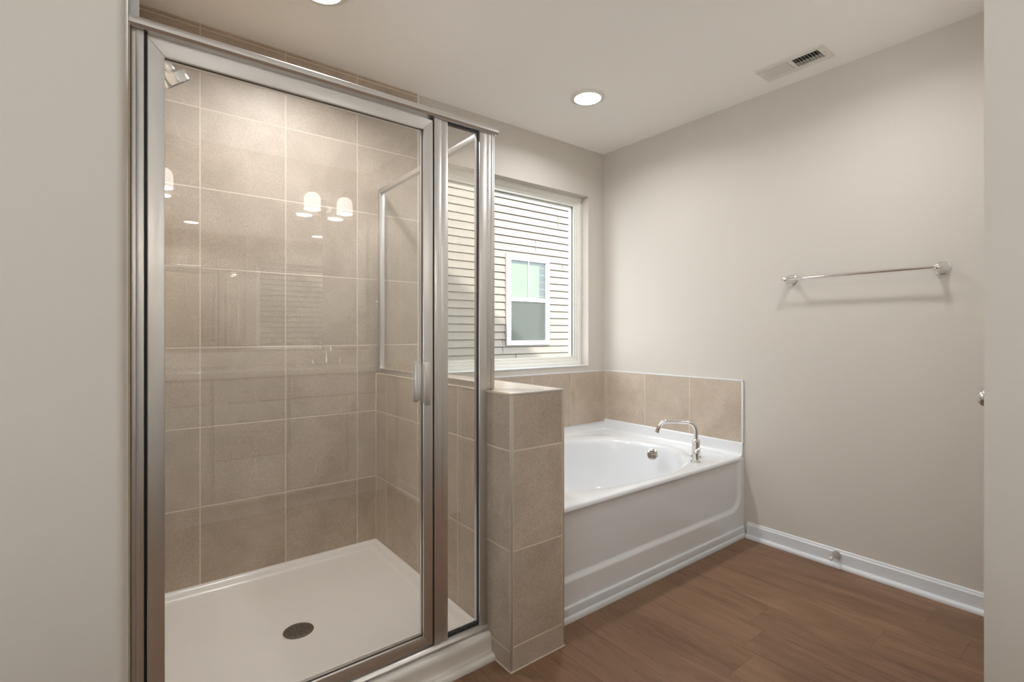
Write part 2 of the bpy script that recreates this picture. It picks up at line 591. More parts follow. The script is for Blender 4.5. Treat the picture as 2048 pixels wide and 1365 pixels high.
# ------------------------------------------------------------------ tile fields
tb = MB().box(0.02, 1.2432, YT, YB, 0.072, ZC - .002)
tile_back = struct(tb.build('wall_tile_back', M['tile_back'], smooth=False))
MB().box(1.2432, 1.2505, YT - .001, YB, ZH - .01, ZC - .004, .001).build('edge_trim', M['trim'], tile_back)
MB().box(0.02, 1.2432, YT - .0008, YB, ZC - .0045, ZC).build('caulk_line', M['caulk'], tile_back)
tl = MB().box(0.0, 0.02, 1.505, YB, 0.072, ZC - .002)
tile_left = struct(tl.build('wall_tile_left', M['tile_left'], smooth=False))
MB().box(0.0, 0.021, 1.497, 1.505, 0.09, ZC - .003, .001).build('edge_trim', M['trim'], tile_left)

# half wall between shower and tub
hw = MB()
hw.box(XH + .008, XH2 - .008, YH + .008, YB, 0.0, ZH - .008)
half = struct(hw.build('wall_half', M['wall'], smooth=False))
MB().box(XH, XH + .008, YH + .006, YT, 0.0, ZH - .006).build('side_tiles', M['tile_half_side'], half, smooth=False)
MB().box(XH2 - .008, XH2, YH + .006, YT, 0.0, ZH - .006).build('side_tiles', M['tile_half_side'], half, smooth=False)
MB().box(XH + .006, XH2 - .006, YH, YH + .008, 0.0865, ZH - .006).build('end_tiles', M['tile_half_end'], half, smooth=False)
MB().box(XH + .006, XH2 - .006, YH, YH + .008, 0.0, 0.0835).build('base_tile', M['tile_half_low'], half, smooth=False)
MB().box(XH + .006, XH2 - .006, YH + .002, YH + .007, 0.0835, 0.0865).build('grout_line', M['caulk'], half, smooth=False)
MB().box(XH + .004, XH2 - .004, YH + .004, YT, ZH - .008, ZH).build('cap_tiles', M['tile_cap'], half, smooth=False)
for (x, y) in ((XH, YH), (XH2 - .0077, YH)):
    MB().box(x - .0008, x + .0085, y - .0010, y + .0085, 0.0, ZH - .002, .0015).build('edge_trim', M['satin'], half)
    gx = x + .0085 if x < 1.1 else x - .0030
    MB().box(gx, gx + .0025, y - .0002, y + .005, 0.006, ZH - .007).build('grout_line', M['caulk'], half, smooth=False)
et = MB()
et.box(XH - .0008, XH2 + .0008, YH - .0008, YH + .005, ZH - .0075, ZH + .0008, .0015)
et.build('edge_trim', M['satin'], half)
et = MB()
et.box(XH - .0008, XH + .005, YH + .004, YT, ZH - .0075, ZH + .0008, .0015)
et.build('edge_trim', M['caulk'], half)
et = MB()
et.box(XH2 - .005, XH2 + .0008, YH + .004, YT, ZH - .0075, ZH + .0008, .0015)
et.build('edge_trim', M['alu'], half)
MB().box(XH - .0035, XH, YT - .0035, YT, .082, ZH - .004, .001).build('caulk_line', M['caulk'], half)
# line of caulk where the half wall meets the floor
et = MB()
et.box(XH - .003, XH2 + .003, YH - .004, YH, 0, .005, .0015)
et.box(XH - .004, XH, YH - .004, 1.403, 0, .005, .0015)
et.build('caulk_line', M['caulk'], half)

# tile band round the tub
ZB0, ZB1 = 0.505, 0.8685
tbk = MB().box(XH2, XTR, YB - .02, YB, ZB0, ZB1 - .004)
tub_tile_back = struct(tbk.build('wall_tile_tub', M['tile_tub_back'], smooth=False))
MB().box(XH2, XTR, YB - .021, YB, ZB1 - .004, ZB1 + .003, .001).build('edge_trim', M['trim'], tub_tile_back)
tbr = MB().box(XTR, XR, 1.432, YB - .02, ZB0, ZB1 - .004)
tub_tile_right = struct(tbr.build('wall_tile_right', M['tile_tub_right'], smooth=False))
et = MB()
et.box(XTR - .001, XR, 1.4215, YB - .021, ZB1 - .004, ZB1 + .003, .001)
et.box(XTR - .001, XR, 1.4215, 1.432, ZB0 + .015, ZB1 + .001, .001)
et.build('edge_trim', M['trim'], tub_tile_right)

# ------------------------------------------------------------------ window
wy = 2.532
wf = MB()
def frame_ring(mb, x0, x1, z0, z1, w, y0, y1, bev=.002):
    mb.box(x0, x0 + w, y0, y1, z0, z1, bev)
    mb.box(x1 - w, x1, y0, y1, z0, z1, bev)
    mb.box(x0 + w, x1 - w, y0, y1, z0, z0 + w, bev)
    mb.box(x0 + w, x1 - w, y0, y1, z1 - w, z1, bev)
frame_ring(wf, WX0, WX1, WZ0, WZ1, .028, wy, wy + .085)
frame_ring(wf, WX0 + .026, WX1 - .026, WZ0 + .026, WZ1 - .026, .022, wy + .010, wy + .08)
frame_ring(wf, WX0 + .046, WX1 - .046, WZ0 + .046, WZ1 - .046, .018, wy + .018, wy + .07)
win = struct(wf.build('window_1', M['vinyl']))
sp = MB()
frame_ring(sp, WX0 + .063, WX1 - .063, WZ0 + .063, WZ1 - .063, .002, wy + .027, wy + .036, 0.0003)
sp.build('glazing_gasket', M['gasket'], win)
MB().box(WX0 + .06, WX1 - .06, wy + .034, wy + .040, WZ0 + .06, WZ1 - .06).build('pane', M['window_glass'], win, smooth=False)
# added window, unseen at far left, lets in fill daylight
w2 = MB()
for (a, b, c, d) in ((LY0, LY0 + .05, LZ0, LZ1), (LY1 - .05, LY1, LZ0, LZ1), (LY0 + .05, LY1 - .05, LZ0, LZ0 + .05), (LY0 + .05, LY1 - .05, LZ1 - .05, LZ1), (-.12, -.07, LZ0 + .05, LZ1 - .05)):
    w2.box(XW - .09, XW - .03, a, b, c, d, .002)
fill_win = struct(w2.build('added_fill_window', M['vinyl']))
MB().box(XW - .064, XW - .058, LY0 + .045, LY1 - .045, LZ0 + .045, LZ1 - .045).build('pane', M['window_glass'], fill_win, smooth=False)
# painted sill board
sl = MB()
sl.box(WX0, WX1, YB - .004, wy, WZ0 - .001, WZ0 + .006, .002)
struct(sl.build('window_1_sill', M['trim']))

# ------------------------------------------------------------------ shower base
sb = MB()
X0, X1, Y0, Y1 = 0.0, XH - .0005, 1.45, YT
ZRIM, ZFL = 0.081, 0.048
DRX, DRY = 0.493, 1.918
def sm(t):
    t = max(0.0, min(1.0, t))
    return t * t * (3 - 2 * t)
def pan_z(x, y):
    d = min(x - X0, X1 - x, Y1 - y)
    d2 = y - 1.535
    dd = math.hypot(x - DRX, y - DRY)
    fl = ZFL + 0.010 * min(1.0, dd / 0.7) - 0.002
    k = sm((d - 0.010) / 0.034)
    zf = ZRIM + (fl - ZRIM) * k
    k2 = sm((d2) / 0.035)
    zf2 = 0.086 + (fl - 0.086) * k2
    return max(zf, zf2)
def spaced(n, lo, hi, dense):
    pts = set()
    for i in range(n + 1):
        pts.add(round(lo + (hi - lo) * i / n, 5))
    for a, b, k in dense:
        for i in range(k + 1):
            pts.add(round(a + (b - a) * i / k, 5))
    return sorted(pts)
xs = spaced(24, X0, X1, [(X0, X0 + .05, 20), (X1 - .05, X1, 20)])
ys = spaced(24, Y0, Y1, [(Y1 - .05, Y1, 20), (1.53, 1.575, 16)])
sb.grid(lambda u, v: Vector((xs[round(u * (len(xs) - 1))], ys[round(v * (len(ys) - 1))], pan_z(xs[round(u * (len(xs) - 1))], ys[round(v * (len(ys) - 1))]))), len(xs) - 1, len(ys) - 1)
prof = [(1.45, .086), (1.440, .0845), (1.432, .080), (1.4275, .072), (1.427, .064), (1.4285, .052), (1.4285, .032), (1.427, .024), (1.424, .0205)]
prof += [(1.4215 - .0185 * math.sin(t * PI / 12), .002 + .0185 * math.cos(t * PI / 12)) for t in range(0, 7)] + [(1.403, 0.0), (1.47, 0.0), (1.47, 0.03), (1.47, .08)]
sb.prism(prof, 'x', X0, X1)
base = empty('shower_tray', (0.5, 1.9, 0), 'white acrylic shower tray with a raised curb and round floor drain', 'shower tray')
sb.build('base_pan', M['pan'], base, angle=50)
dr = MB()
dr.lathe((DRX, DRY, ZFL - .0025), (0, 0, 1), [(0, .0), (0, .052), (.002, .052), (.0026, .0505), (.0026, .0)], n=48)
drain = dr.build('drain', M['drain'], base)
dh = MB()
for rr, k in ((.012, 4), (.024, 8), (.035, 12)):
    for i in range(k):
        a = 2 * PI * i / k + rr * 30
        dh.cyl((DRX + rr * math.cos(a), DRY + rr * math.sin(a), ZFL + .0001), (DRX + rr * math.cos(a), DRY + rr * math.sin(a), ZFL + .0004), .0034, n=14)
dh.build('drain_hole_discs', M['dark'], drain)  # dark discs lying on the drain plate, painting the shade in its holes
rg = MB()
rg.lathe((DRX, DRY, ZFL - .003), (0, 0, 1), [(0, .052), (.0022, .053), (.0028, .056), (.0022, .060), (0, .061)], n=48, close=False)
rg.build('drain_ring', M['pan'], drain)

# ------------------------------------------------------------------ shower enclosure
enc = empty('shower_enclosure', (0.5, YG, 0.105), 'framed glass shower enclosure with a bright metal hinged door', 'shower enclosure')
ZT0, ZHD0, ZHD1 = 0.105, 1.847, 1.874
YBK = YG + .036
# header with a rounded front
hp = [(YG - .008, ZHD0 + .002), (YG - .012, ZHD0 + .006), (YG - .0125, ZHD0 + .014), (YG - .009, ZHD0 + .021), (YG - .003, ZHD0 + .026), (YG + .005, ZHD1 + .0005), (YBK - .004, ZHD1 + .0005), (YBK, ZHD1 - .004), (YBK, ZHD0), (YG - .006, ZHD0)]
MB().prism(hp, 'x', 0.0015, 1.0526).build('header', M['alu'], enc, angle=40)
hl = MB().box(0.031, 0.798, YG + .014, YG + .020, ZHD0 - .0075, ZHD0 + .001, .0008)
hl.build('header_lip', M['alu'], enc)
# wall jamb: two stepped ribs
wj = MB()
wj.box(0.0045, 0.0150, YG + .002, YBK, .089, ZHD0, .0015)
wj.box(0.0140, 0.0300, YG, YBK, .089, ZHD0, .002)
wj.build('wall_jamb', M['alu'], enc)
# strike jamb between door and side light
sj = MB()
sj.box(0.7985, 0.825, YG - .002, YBK, ZT0 - .002, ZHD0, .002)
sj.box(0.824, 0.8517, YG + .001, YBK, ZT0 - .001, ZHD0, .002)
sj.build('strike_jamb', M['alu'], enc)
# jamb against the half wall and post standing on its cap
cj = MB()
cj.box(0.9795, 1.0095, YG, YBK, ZT0, ZHD0, .0015)
cj.build('side_jamb', M['alu'], enc)
cp = MB()
cp.box(1.0085, 1.0275, YG, YBK + .01, ZH + .001, ZHD0, .0015)
cp.box(1.0280, 1.0355, YG - .001, YBK + .01, ZH + .001, ZHD0, .001)
cp.box(1.0358, 1.0440, YG + .001, YBK + .012, ZH + .001, ZHD0, .001)
cp.build('corner_post', M['alu'], enc)
# sill track
st = [(YG - .004, .0862), (YG - .008, .088), (YG - .008, .0935), (YG - .003, .101), (YG + .004, ZT0), (YBK - .002, ZT0), (YBK, .102), (YBK, .0862)]
MB().prism(st, 'x', 0.0045, 1.0092).build('sill_track', M['alu'], enc, angle=30)
# side light
MB().box(0.848, 0.982, YG + .015, YG + .021, ZT0 - .002, ZHD0 + .004).build('side_glass', M['glass'], enc, smooth=False)
gk = MB()
gk.box(0.9772, 0.9797, YG + .008, YG + .018, ZT0, ZHD0)
gk.box(0.8517, 0.9772, YG + .009, YG + .024, ZT0 - .001, ZT0 + .009)
gk.box(0.8517, 0.9772, YG + .009, YG + .024, ZHD0 - .005, ZHD0 + .001)
gk.build('gasket', M['gasket'], enc)
# return panel over the half wall
XP = 1.030
MB().box(XP - .003, XP + .003, YBK + .012, YT - .004, ZH + .010, 1.868).build('return_glass', M['glass'], enc, smooth=False)
rr_ = MB()
rr_.box(XP - .011, XP + .011, YBK + .0, YT - .001, 1.851, 1.8745, .002)
rr_.build('return_rail', M['alu'], enc)
rr_ = MB()
rr_.box(XP - .011, XP + .011, YBK + .012, YT - .001, ZH + .0012, ZH + .024, .002)
rr_.build('return_channel', M['alu'], enc)
rr_ = MB()
rr_.box(XP - .0125, XP + .0125, YT - .030, YT - .0005, ZH + .0012, 1.851, .002)
rr_.build('return_jamb', M['alu'], enc)
# hinged door
DA, DB, DZ0, DZ1 = 0.0366, 0.7915, 0.1135, 1.832
SW, RW = 0.0330, 0.0360
df = MB()
def mitre(mb, quad, y0, y1):
    mb.prism(quad, 'y', y0, y1)
yd0, yd1 = YG - .004, YG + .024
g = .0004
mitre(df, [(DA, DZ0), (DA + SW, DZ0 + RW), (DA + SW, DZ1 - RW), (DA, DZ1)], yd0, yd1)
mitre(df, [(DB, DZ0), (DB, DZ1), (DB - SW, DZ1 - RW), (DB - SW, DZ0 + RW)], yd0, yd1)
mitre(df, [(DA + g, DZ1), (DA + SW + g, DZ1 - RW), (DB - SW - g, DZ1 - RW), (DB - g, DZ1)], yd0 + .0004, yd1)
mitre(df, [(DA + g, DZ0), (DB - g, DZ0), (DB - SW - g, DZ0 + RW), (DA + SW + g, DZ0 + RW)], yd0 + .0004, yd1)
bmesh.ops.bevel(df.bm, geom=df.bm.edges[:], offset=.0013, segments=2, profile=.5, affect='EDGES')
sdoor = df.build('door', M['alu'], enc, angle=30)
MB().box(DA + SW - .004, DB - SW + .004, YG + .009, YG + .015, DZ0 + RW - .004, DZ1 - RW + .004).build('door_glass', M['glass'], sdoor, smooth=False)
dg = MB()
frame_ring(dg, DA + SW - .0005, DB - SW + .0005, DZ0 + RW - .0005, DZ1 - RW + .0005, .0010, YG + .004, YG + .011, 0)
dg.build('gasket', M['gasket'], sdoor)
MB().box(DA - .0066, DA - .0006, YG + .010, YG + .02, .11, ZHD0).build('hinge_gap_seal', M['gasket'], sdoor, smooth=False)
hd = MB()
hd.box(0.7475, 0.7665, YG - .034, YG - .027, 0.903, 1.042, .0015)
hd.box(0.752, 0.762, YG - .027, YG - .004, 0.910, 1.035, .001)
hd.build('handle', M['alu'], sdoor)
hd = MB()
hd.box(0.749, 0.764, YG + .044, YG + .052, 0.905, 1.040, .0015)
hd.box(0.752, 0.760, YG + .024, YG + .044, 0.912, 1.033, .001)
hd.build('handle', M['alu'], sdoor)
MB().box(0.7918, 0.7985, YG + .006, YBK - .004, ZT0, ZHD0).build('strike_seal', M['gasket'], enc, smooth=False)

# ------------------------------------------------------------------ shower head
shd = empty('shower_sprayer', (0.02, 1.93, 2.05), 'chrome shower head angled down from the left tile wall', 'shower head')
ax = Vector((0.60, 0.25, -0.76)).normalized()
fc = Vector((0.130, 1.93, 1.940))            # centre of the spray face
sp0 = fc - ax * 0.100
MB().lathe((0.0205, 1.93, 2.075), (1, 0, 0), [(0, .028), (.003, .028), (.008, .022), (.011, .011)]).build('flange', M['chrome'], shd)
MB().tube([(0.021, 1.93, 2.075), (0.045, 1.93, 2.072), tuple(sp0 - ax * 0.012), tuple(sp0 + ax * 0.004)], .0095).build('shower_arm', M['chrome'], shd)
bell = MB().lathe(sp0, ax, [(0, .009), (.004, .0115), (.060, .0165), (.066, .030), (.069, .0385), (.0705, .0395), (.099, .0405), (.100, .0395), (.100, 0)], n=48)
hdo = bell.build('spray_head', M['chrome'], shd)
nz = MB()
q = ax.to_track_quat('Z', 'Y').to_matrix()
for rr, k in ((.012, 6), (.024, 12), (.034, 18)):
    for i in range(k):
        a = 2 * PI * i / k
        c = fc + q @ Vector((rr * math.cos(a), rr * math.sin(a), 0))
        nz.cyl(c - ax * .0005, c + ax * .0022, .0022, .0016, n=10)
nz.build('nozzles', M['gasket'], hdo)

# ------------------------------------------------------------------ bathtub
tub = empty('bathtub', (1.995, 1.93, 0), 'white built-in bathtub with an oval basin beside the half wall', 'bathtub')
TX0, TX1, TY0, TY1, ZD = XH2 + .0005, XTR + .0095, YA, YB - .0005, 0.447
CX, CY = 1.985, 1.935
tbm = MB()
NP = 160
def rect_pt(a, x0, x1, y0, y1, cx, cy):
    c, s_ = math.cos(a), math.sin(a)
    t = 1e9
    if c > 1e-9: t = min(t, (x1 - cx) / c)
    if c < -1e-9: t = min(t, (x0 - cx) / c)
    if s_ > 1e-9: t = min(t, (y1 - cy) / s_)
    if s_ < -1e-9: t = min(t, (y0 - cy) / s_)
    return cx + t * c, cy + t * s_
angs = [2 * PI * i / NP for i in range(NP)]
for (x, y) in ((TX0 + .014, TY0), (TX1 - .014, TY0), (TX0 + .014, TY1 - .014), (TX1 - .014, TY1 - .014)):
    a = math.atan2(y - CY, x - CX) % (2 * PI)
    k = min(range(NP), key=lambda i: abs(angs[i] - a))
    angs[k] = a
def ell(a, A, B, p=2.25):
    c, s_ = math.cos(a), math.sin(a)
    r = (abs(c / A) ** p + abs(s_ / B) ** p) ** (-1 / p)
    return r * c, r * s_
rings = []
IX0, IX1, IY1 = TX0 + .014, TX1 - .0145, TY1 - .0145
def ring_rect(inset, z):
    r = []
    for a in angs:
        x, y = rect_pt(a, IX0 + inset, IX1 - inset, TY0 + inset, IY1 - inset, CX, CY)
        r.append(tbm.bm.verts.new((x, y, z)))
    return r
def ring_ell(A, B, z, dx=0.0, dy=0.0, p=2.25):
    r = []
    for a in angs:
        x, y = ell(a, A, B, p)
        r.append(tbm.bm.verts.new((CX + dx + x, CY + dy + y, z)))
    return r
A0, B0 = 0.640, 0.455
rings.append(ring_rect(0.0, ZD - .016))
rings.append(ring_rect(0.002, ZD - .006))
rings.append(ring_rect(0.007, ZD - .001))
rings.append(ring_rect(0.014, ZD))
rings.append(ring_ell(A0 + .030, B0 + .020, ZD + .001))
rings.append(ring_ell(A0 + .022, B0 + .014, ZD - .001))
rings.append(ring_ell(A0 + .012, B0 + .006, ZD - .006))
rings.append(ring_ell(A0, B0, ZD - .008))
rings.append(ring_ell(A0 - .008, B0 - .007, ZD - .010))
rings.append(ring_ell(A0 - .018, B0 - .016, ZD - .020))
rings.append(ring_ell(A0 - .026, B0 - .022, ZD - .045))
for t in (0.2, 0.4, 0.6, 0.75, 0.87, 0.95, 1.0):
    e = t ** 1.0
    A = (A0 - .026) + (0.44 - A0 + .026) * (0.55 * t + 0.45 * t ** 3)
    B = (B0 - .022) + (0.30 - B0 + .022) * (0.50 * t + 0.50 * t ** 3)
    z = ZD - .045 - (0.345 - 0.045) * math.sin(t * PI / 2) ** 0.9
    rings.append(ring_ell(A, B, z, dx=0.05 * t, p=2.4))
rings.append(ring_ell(0.30, 0.20, ZD - .348, dx=.05))
rings.append(ring_ell(0.12, 0.08, ZD - .350, dx=.05))
for Aq, Bq in zip(rings, rings[1:]):
    for i in range(NP):
        j = (i + 1) % NP
        tbm.bm.faces.new((Aq[i], Aq[j], Bq[j], Bq[i]))
tbm.bm.faces.new(rings[-1])
# raised tiling flange along the three walls, coved at its foot
fl_prof = [(0, ZD - .02), (0, ZB0 + .016), (.010, ZB0 + .016), (.0130, ZB0 + .013), (.0140, ZB0 + .004), (.0155, ZD + .020), (.020, ZD + .008), (.027, ZD + .0022), (.036, ZD + .0002), (.036, ZD - .02)]
tbm.prism([(TY1 - a, z) for a, z in fl_prof], 'x', TX0, TX1)
tbm.prism([(TX1 - a, z) for a, z in fl_prof], 'y', TY0 + .004, TY1 - .001)
tbm.prism([(TX0 + a, z) for a, z in fl_prof], 'y', TY0 + .004, TY1 - .001)
body = tbm.build('basin', M['acrylic'], tub, angle=40)
# apron with one wide recessed panel
def apron_fn(u, v):
    x = TX0 + (TX1 - TX0) * axs[round(u * (len(axs) - 1))]
    z = azs[round(v * (len(azs) - 1))]
    rx0, rx1, rz0, rz1 = TX0 - 0.5, TX1 - .040, 0.157, 0.9
    rad = 0.085
    qx = max(abs(x - (rx0 + rx1) / 2) - (rx1 - rx0) / 2 + rad, 0.0)
    qz = max(abs(z - (rz0 + rz1) / 2) - (rz1 - rz0) / 2 + rad, 0.0)
    sd = math.hypot(qx, qz) - rad + min(max(abs(x - (rx0 + rx1) / 2) - (rx1 - rx0) / 2 + rad, abs(z - (rz0 + rz1) / 2) - (rz1 - rz0) / 2 + rad), 0.0)
    k = sm((-sd + .010) / 0.026)
    k *= 1.0 - sm((z - 0.412) / 0.019)
    y = TY0 + .0015 + 0.0125 * k
    if z > ZD - .016:
        y += 0.0
    return Vector((x, y, z))
axs = spaced(40, 0, 1, [(0.90, 1.0, 36)])
azs = spaced(20, 0.0, ZD - .016, [(0.125, 0.26, 40), (.38, .43, 8)])
ap = MB().grid(apron_fn, len(axs) - 1, len(azs) - 1)
ap.build('apron', M['acrylic'], tub, angle=60)
# overflow plate inside the basin
ovn = Vector((-0.90, -0.22, 0.34)).normalized()
ovc = Vector((2.510, 1.868, 0.402))
ovb = MB().lathe(ovc - ovn * .022, ovn, [(0, .030), (.020, .034), (.023, .0335), (.024, .031), (.024, 0)], n=40).build('overflow_cover', M['chrome'], tub)
qo = ovn.to_track_quat('Z', 'Y').to_matrix()
upv = (Vector((0, 0, 1)) - ovn * ovn.z).normalized()
sdv = ovn.cross(upv)
ol = MB()
for k, w in ((-.015, .022), (-.005, .027), (.005, .027), (.015, .022)):
    c = ovc + upv * k + ovn * .0022
    ol.cyl(c - sdv * w, c + sdv * w, .0024, n=8)
ol.build('overflow_slots', M['gasket'], ovb)
# trim along the foot of the apron
ft = [(YA + .002, 0), (YA + .002, .058), (YA - .004, .058), (YA - .008, .055), (YA - .009, .050), (YA - .0085, .024)]
ft += [(YA - .0045 - .0115 * math.sin(t * PI / 12) - .0 , .006 + .018 * math.cos(t * PI / 12)) for t in range(1, 7)] + [(YA - .016, 0)]
struct(MB().prism(ft, 'x', XH2, XR - .013).build('baseboard_tub', M['trim'], angle=28))

# ------------------------------------------------------------------ tub filler
HX, HY = 2.3975, 1.508
SX, SY = 2.500, 1.570
fau = empty('tub_faucet', (SX, SY, ZD), 'chrome deck mounted tub faucet with a curved swivel spout', 'faucet')
fau_sp = MB()
fau_sp.lathe((SX, SY, ZD), (0, 0, 1), [(0, .029), (.006, .029), (.009, .027), (.010, .0215), (.088, .0215), (.0885, .021), (.101, .0125), (.102, .0105)], n=40)
fau_sp.build('spout_body', M['chrome'], fau)
sd = Vector((-0.62, 0.785, 0)).normalized()
def arc_path():
    P0 = Vector((SX, SY, ZD + .10))
    up = Vector((0, 0, 1))
    H, L = 0.193, 0.200
    r1, r2 = .050, .050
    pts = [P0, P0 + up * (H - .10 - r1)]
    c = P0 + up * (H - .10 - r1) + sd * r1
    for t in range(1, 13):
        a = PI - t * PI / 24
        pts.append(c + sd * r1 * math.cos(a) + up * r1 * math.sin(a))
    c2 = P0 + up * (H - .10 - r2) + sd * (L - r2)
    for t in range(0, 11):
        a = PI / 2 - t * (PI * 0.42) / 10
        pts.append(c2 + sd * r2 * math.cos(a) + up * r2 * math.sin(a))
    d = (pts[-1] - pts[-2]).normalized()
    pts.append(pts[-1] + d * .030)
    return pts
MB().tube(arc_path(), .0115, n=24).build('spout', M['chrome'], fau)
def tub_handle(x, y, lev):
    hm = MB()
    hm.lathe((x, y, ZD), (0, 0, 1), [(0, .0255), (.006, .0255), (.008, .024), (.009, .0165), (.050, .0165), (.053, .0125), (.058, .0115), (.061, .006), (.061, 0)], n=36)
    h = hm.build('handle', M['chrome'], fau)
    c = Vector((x, y, ZD + .058))
    lv = Vector(lev).normalized()
    MB().tube([c - lv * .006, c + lv * .012, c + lv * .030], .0058, n=16).build('lever', M['chrome'], h)
tub_handle(HX, HY, (0.45, -0.55, 0.55))
tub_handle(2 * SX - HX, 2 * SY - HY, (0.45, 0.55, 0.55))

# ------------------------------------------------------------------ towel bar, door stop
tw = empty('towel_bar', (XR, 0.865, 1.41), 'long chrome towel bar mounted on the right wall', 'towel bar')
def towel_post(y):
    p = MB()
    p.lathe((XR - .0003, y, 1.411), (-1, 0, 0), [(0, .0275), (.003, .0275), (.005, .0245), (.016, .0215), (.030, .016), (.046, .0105), (.058, .0085), (.064, .0095), (.070, .0125), (.078, .0135), (.086, .0115), (.090, .007), (.0915, 0)], n=36)
    p.build('post', M['chrome'], tw)
for y in (1.168, 0.561):
    towel_post(y)
MB().cyl((XR - .077, 1.160, 1.411), (XR - .077, 0.569, 1.411), .0065).build('rail', M['chrome'], tw)

ds = empty('door_stop', (XR - .012, 0.955, 0.062), 'small metal door stop on the white baseboard below the towel bar', 'door stop')
MB().lathe((XR - .0122, 0.955, .060), (-1, 0, 0), [(0, .0175), (.003, .0172), (.010, .0125), (.022, .0080), (.040, .0058), (.060, .0052), (.066, .0060)], n=24).build('stem', M['nickel'], ds)
MB().lathe((XR - .0780, 0.955, .060), (-1, 0, 0), [(0, .0060), (.003, .0090), (.010, .0094), (.015, .007), (.017, 0)], n=24).build('bumper', M['rubber'], ds)

# ------------------------------------------------------------------ ceiling lights and register
def downlight(x, y, label, watts=DOWNLIGHT_W, spread=157):
    d = empty('recessed_downlight', (x, y, ZC), label, 'ceiling light', 'recessed downlights')
    MB().lathe((x, y, ZC), (0, 0, -1), [(0, .095), (.003, .095), (.007, .092), (.010, .083), (.0095, .0735), (.007, .072)], n=64, close=False).build('trim_ring', M['vent'], d)
    MB().lathe((x, y, ZC), (0, 0, -1), [(.0005, .0735), (.0072, .0725), (.0078, .060), (.0078, 0)], n=64, close=False).build('lens', M['bulb'], d)
    ld = bpy.data.lights.new('downlight_lamp', 'AREA')
    ld.shape = 'DISK'
    ld.size = 0.14
    ld.energy = watts
    ld.spread = math.radians(spread)
    ld.color = (0.97, 0.98, 1.0)
    lo = bpy.data.objects.new('downlight_lamp', ld)
    COL.objects.link(lo)
    lo.location = (x, y, ZC - .012)
    lo.parent = d
    lo.matrix_parent_inverse = d.matrix_world.inverted()
    return d
downlight(2.005, 1.921, 'round recessed light glowing in the ceiling above the tub')
downlight(0.58, 1.93, 'round recessed ceiling light over the shower, seen only mirrored in the glass', 4.9, 145)

downlight(2.05, 0.70, 'added recessed fill light above the towel bar, out of frame', 1.8)  # added lamp outside the view, brightens the right wall

vt = empty('ceiling_register', (2.54, 1.075, ZC), 'white rectangular air register in the ceiling near the right wall', 'vent')
VX0, VX1, VY0, VY1 = 2.464, 2.614, 0.924, 1.228
fr = MB()
zf0 = ZC - .007
ix0, ix1, iy0, iy1 = VX0 + .031, VX1 - .031, VY0 + .030, VY1 - .030
fr.box(VX0, ix0, VY0, VY1, zf0, ZC, .0025)
fr.box(ix1, VX1, VY0, VY1, zf0, ZC, .0025)
fr.box(ix0 - .002, ix1 + .002, VY0, iy0, zf0, ZC, .0025)
fr.box(ix0 - .002, ix1 + .002, iy1, VY1, zf0, ZC, .0025)
fr.box(ix0 - .002, ix1 + .002, 1.067, 1.085, zf0, ZC, .001)
fr.build('face_frame', M['vent'], vt)
MB().box(ix0 - .001, ix1 + .001, iy0 - .001, iy1 + .001, ZC - .0006, ZC - .0001).build('duct_shade_plate', M['dark'], vt, smooth=False)  # flat dark plate on the ceiling, paints in the shade inside the duct
lv = MB()
def louvre(y, tilt, w):
    q = Matrix.Rotation(tilt, 3, 'X')
    pts = [q @ Vector((0, a, b)) for a, b in ((-w / 2, -.0004), (w / 2, -.0004), (w / 2, .0004), (-w / 2, .0004))]
    lv.prism([(y + p.y, ZC - .0042 + p.z) for p in pts], 'x', ix0 - .001, ix1 + .001)
k = 0
y = 1.091
while y < iy1 - .002:
    louvre(y + .004, -0.50, .0108)
    y += .0126
y = iy0 + .004
while y < 1.064:
    louvre(y + .003, 1.15, .0056)
    y += .0135
lv.build('louvres', M['vent'], vt)
dmp = MB()
dmp.box(ix0 + .052, ix1, iy0, 1.066, ZC - .0014, ZC - .0007)
dmp.build('damper', M['nickel'], vt)
for y in (VY0 + .013, VY1 - .013):
    MB().lathe(((VX0 + VX1) / 2, y, zf0 + .0004), (0, 0, -1), [(0, .004), (.0008, .0036), (.0012, 0)], n=16).build('screw', M['nickel'], vt)

# ------------------------------------------------------------------ vanity side of the room (seen mirrored in the shower glass)
VF = -0.45
van = empty('vanity_cabinet', (0.6, -0.72, 0), 'long pale vanity cabinet mirrored in the shower glass', 'vanity cabinet')
vx0, vx1 = -0.36, XE - .002
MB().box(vx0, vx1, YV + .001, VF - .019, 0.095, 0.868, .001).build('carcass', M['cabinet'], van)
MB().box(vx0 + .01, vx1 - .0, YV + .001, VF - .075, 0.0, 0.095).build('toe_kick', M['cabinet'], van, smooth=False)
def front(kind, x0, x1, z0, z1, hx=None, hz=None, horiz=True):
    o = MB().box(x0 + .002, x1 - .002, VF - .019, VF, z0 + .002, z1 - .002, .002).build(kind, M['cabinet'], van)
    h = MB()
    if hx is not None:
        L = .064
        if horiz:
            h.tube([(hx - L, VF, hz), (hx - L, VF + .028, hz), (hx + L, VF + .028, hz), (hx + L, VF, hz)], .0045, n=12)
        else:
            h.tube([(hx, VF, hz - L), (hx, VF + .028, hz - L), (hx, VF + .028, hz + L), (hx, VF, hz + L)], .0045, n=12)
        h.build('handle', M['nickel'], o)
zt = [0.105, 0.375, 0.715, 0.858]
for (x0, x1) in ((vx0 + .01, .38), (.40, .80), (.82, vx1 - .01)):
    front('drawer', x0, x1, zt[2] + .002, zt[3], *(((x0 + x1) / 2, .787) if x1 == .80 else (None, None)))
front('drawer', .40, .80, zt[1] + .002, zt[2] - .002, .60, .545)
front('drawer', .40, .80, zt[0], zt[1] - .002, .60, .24)
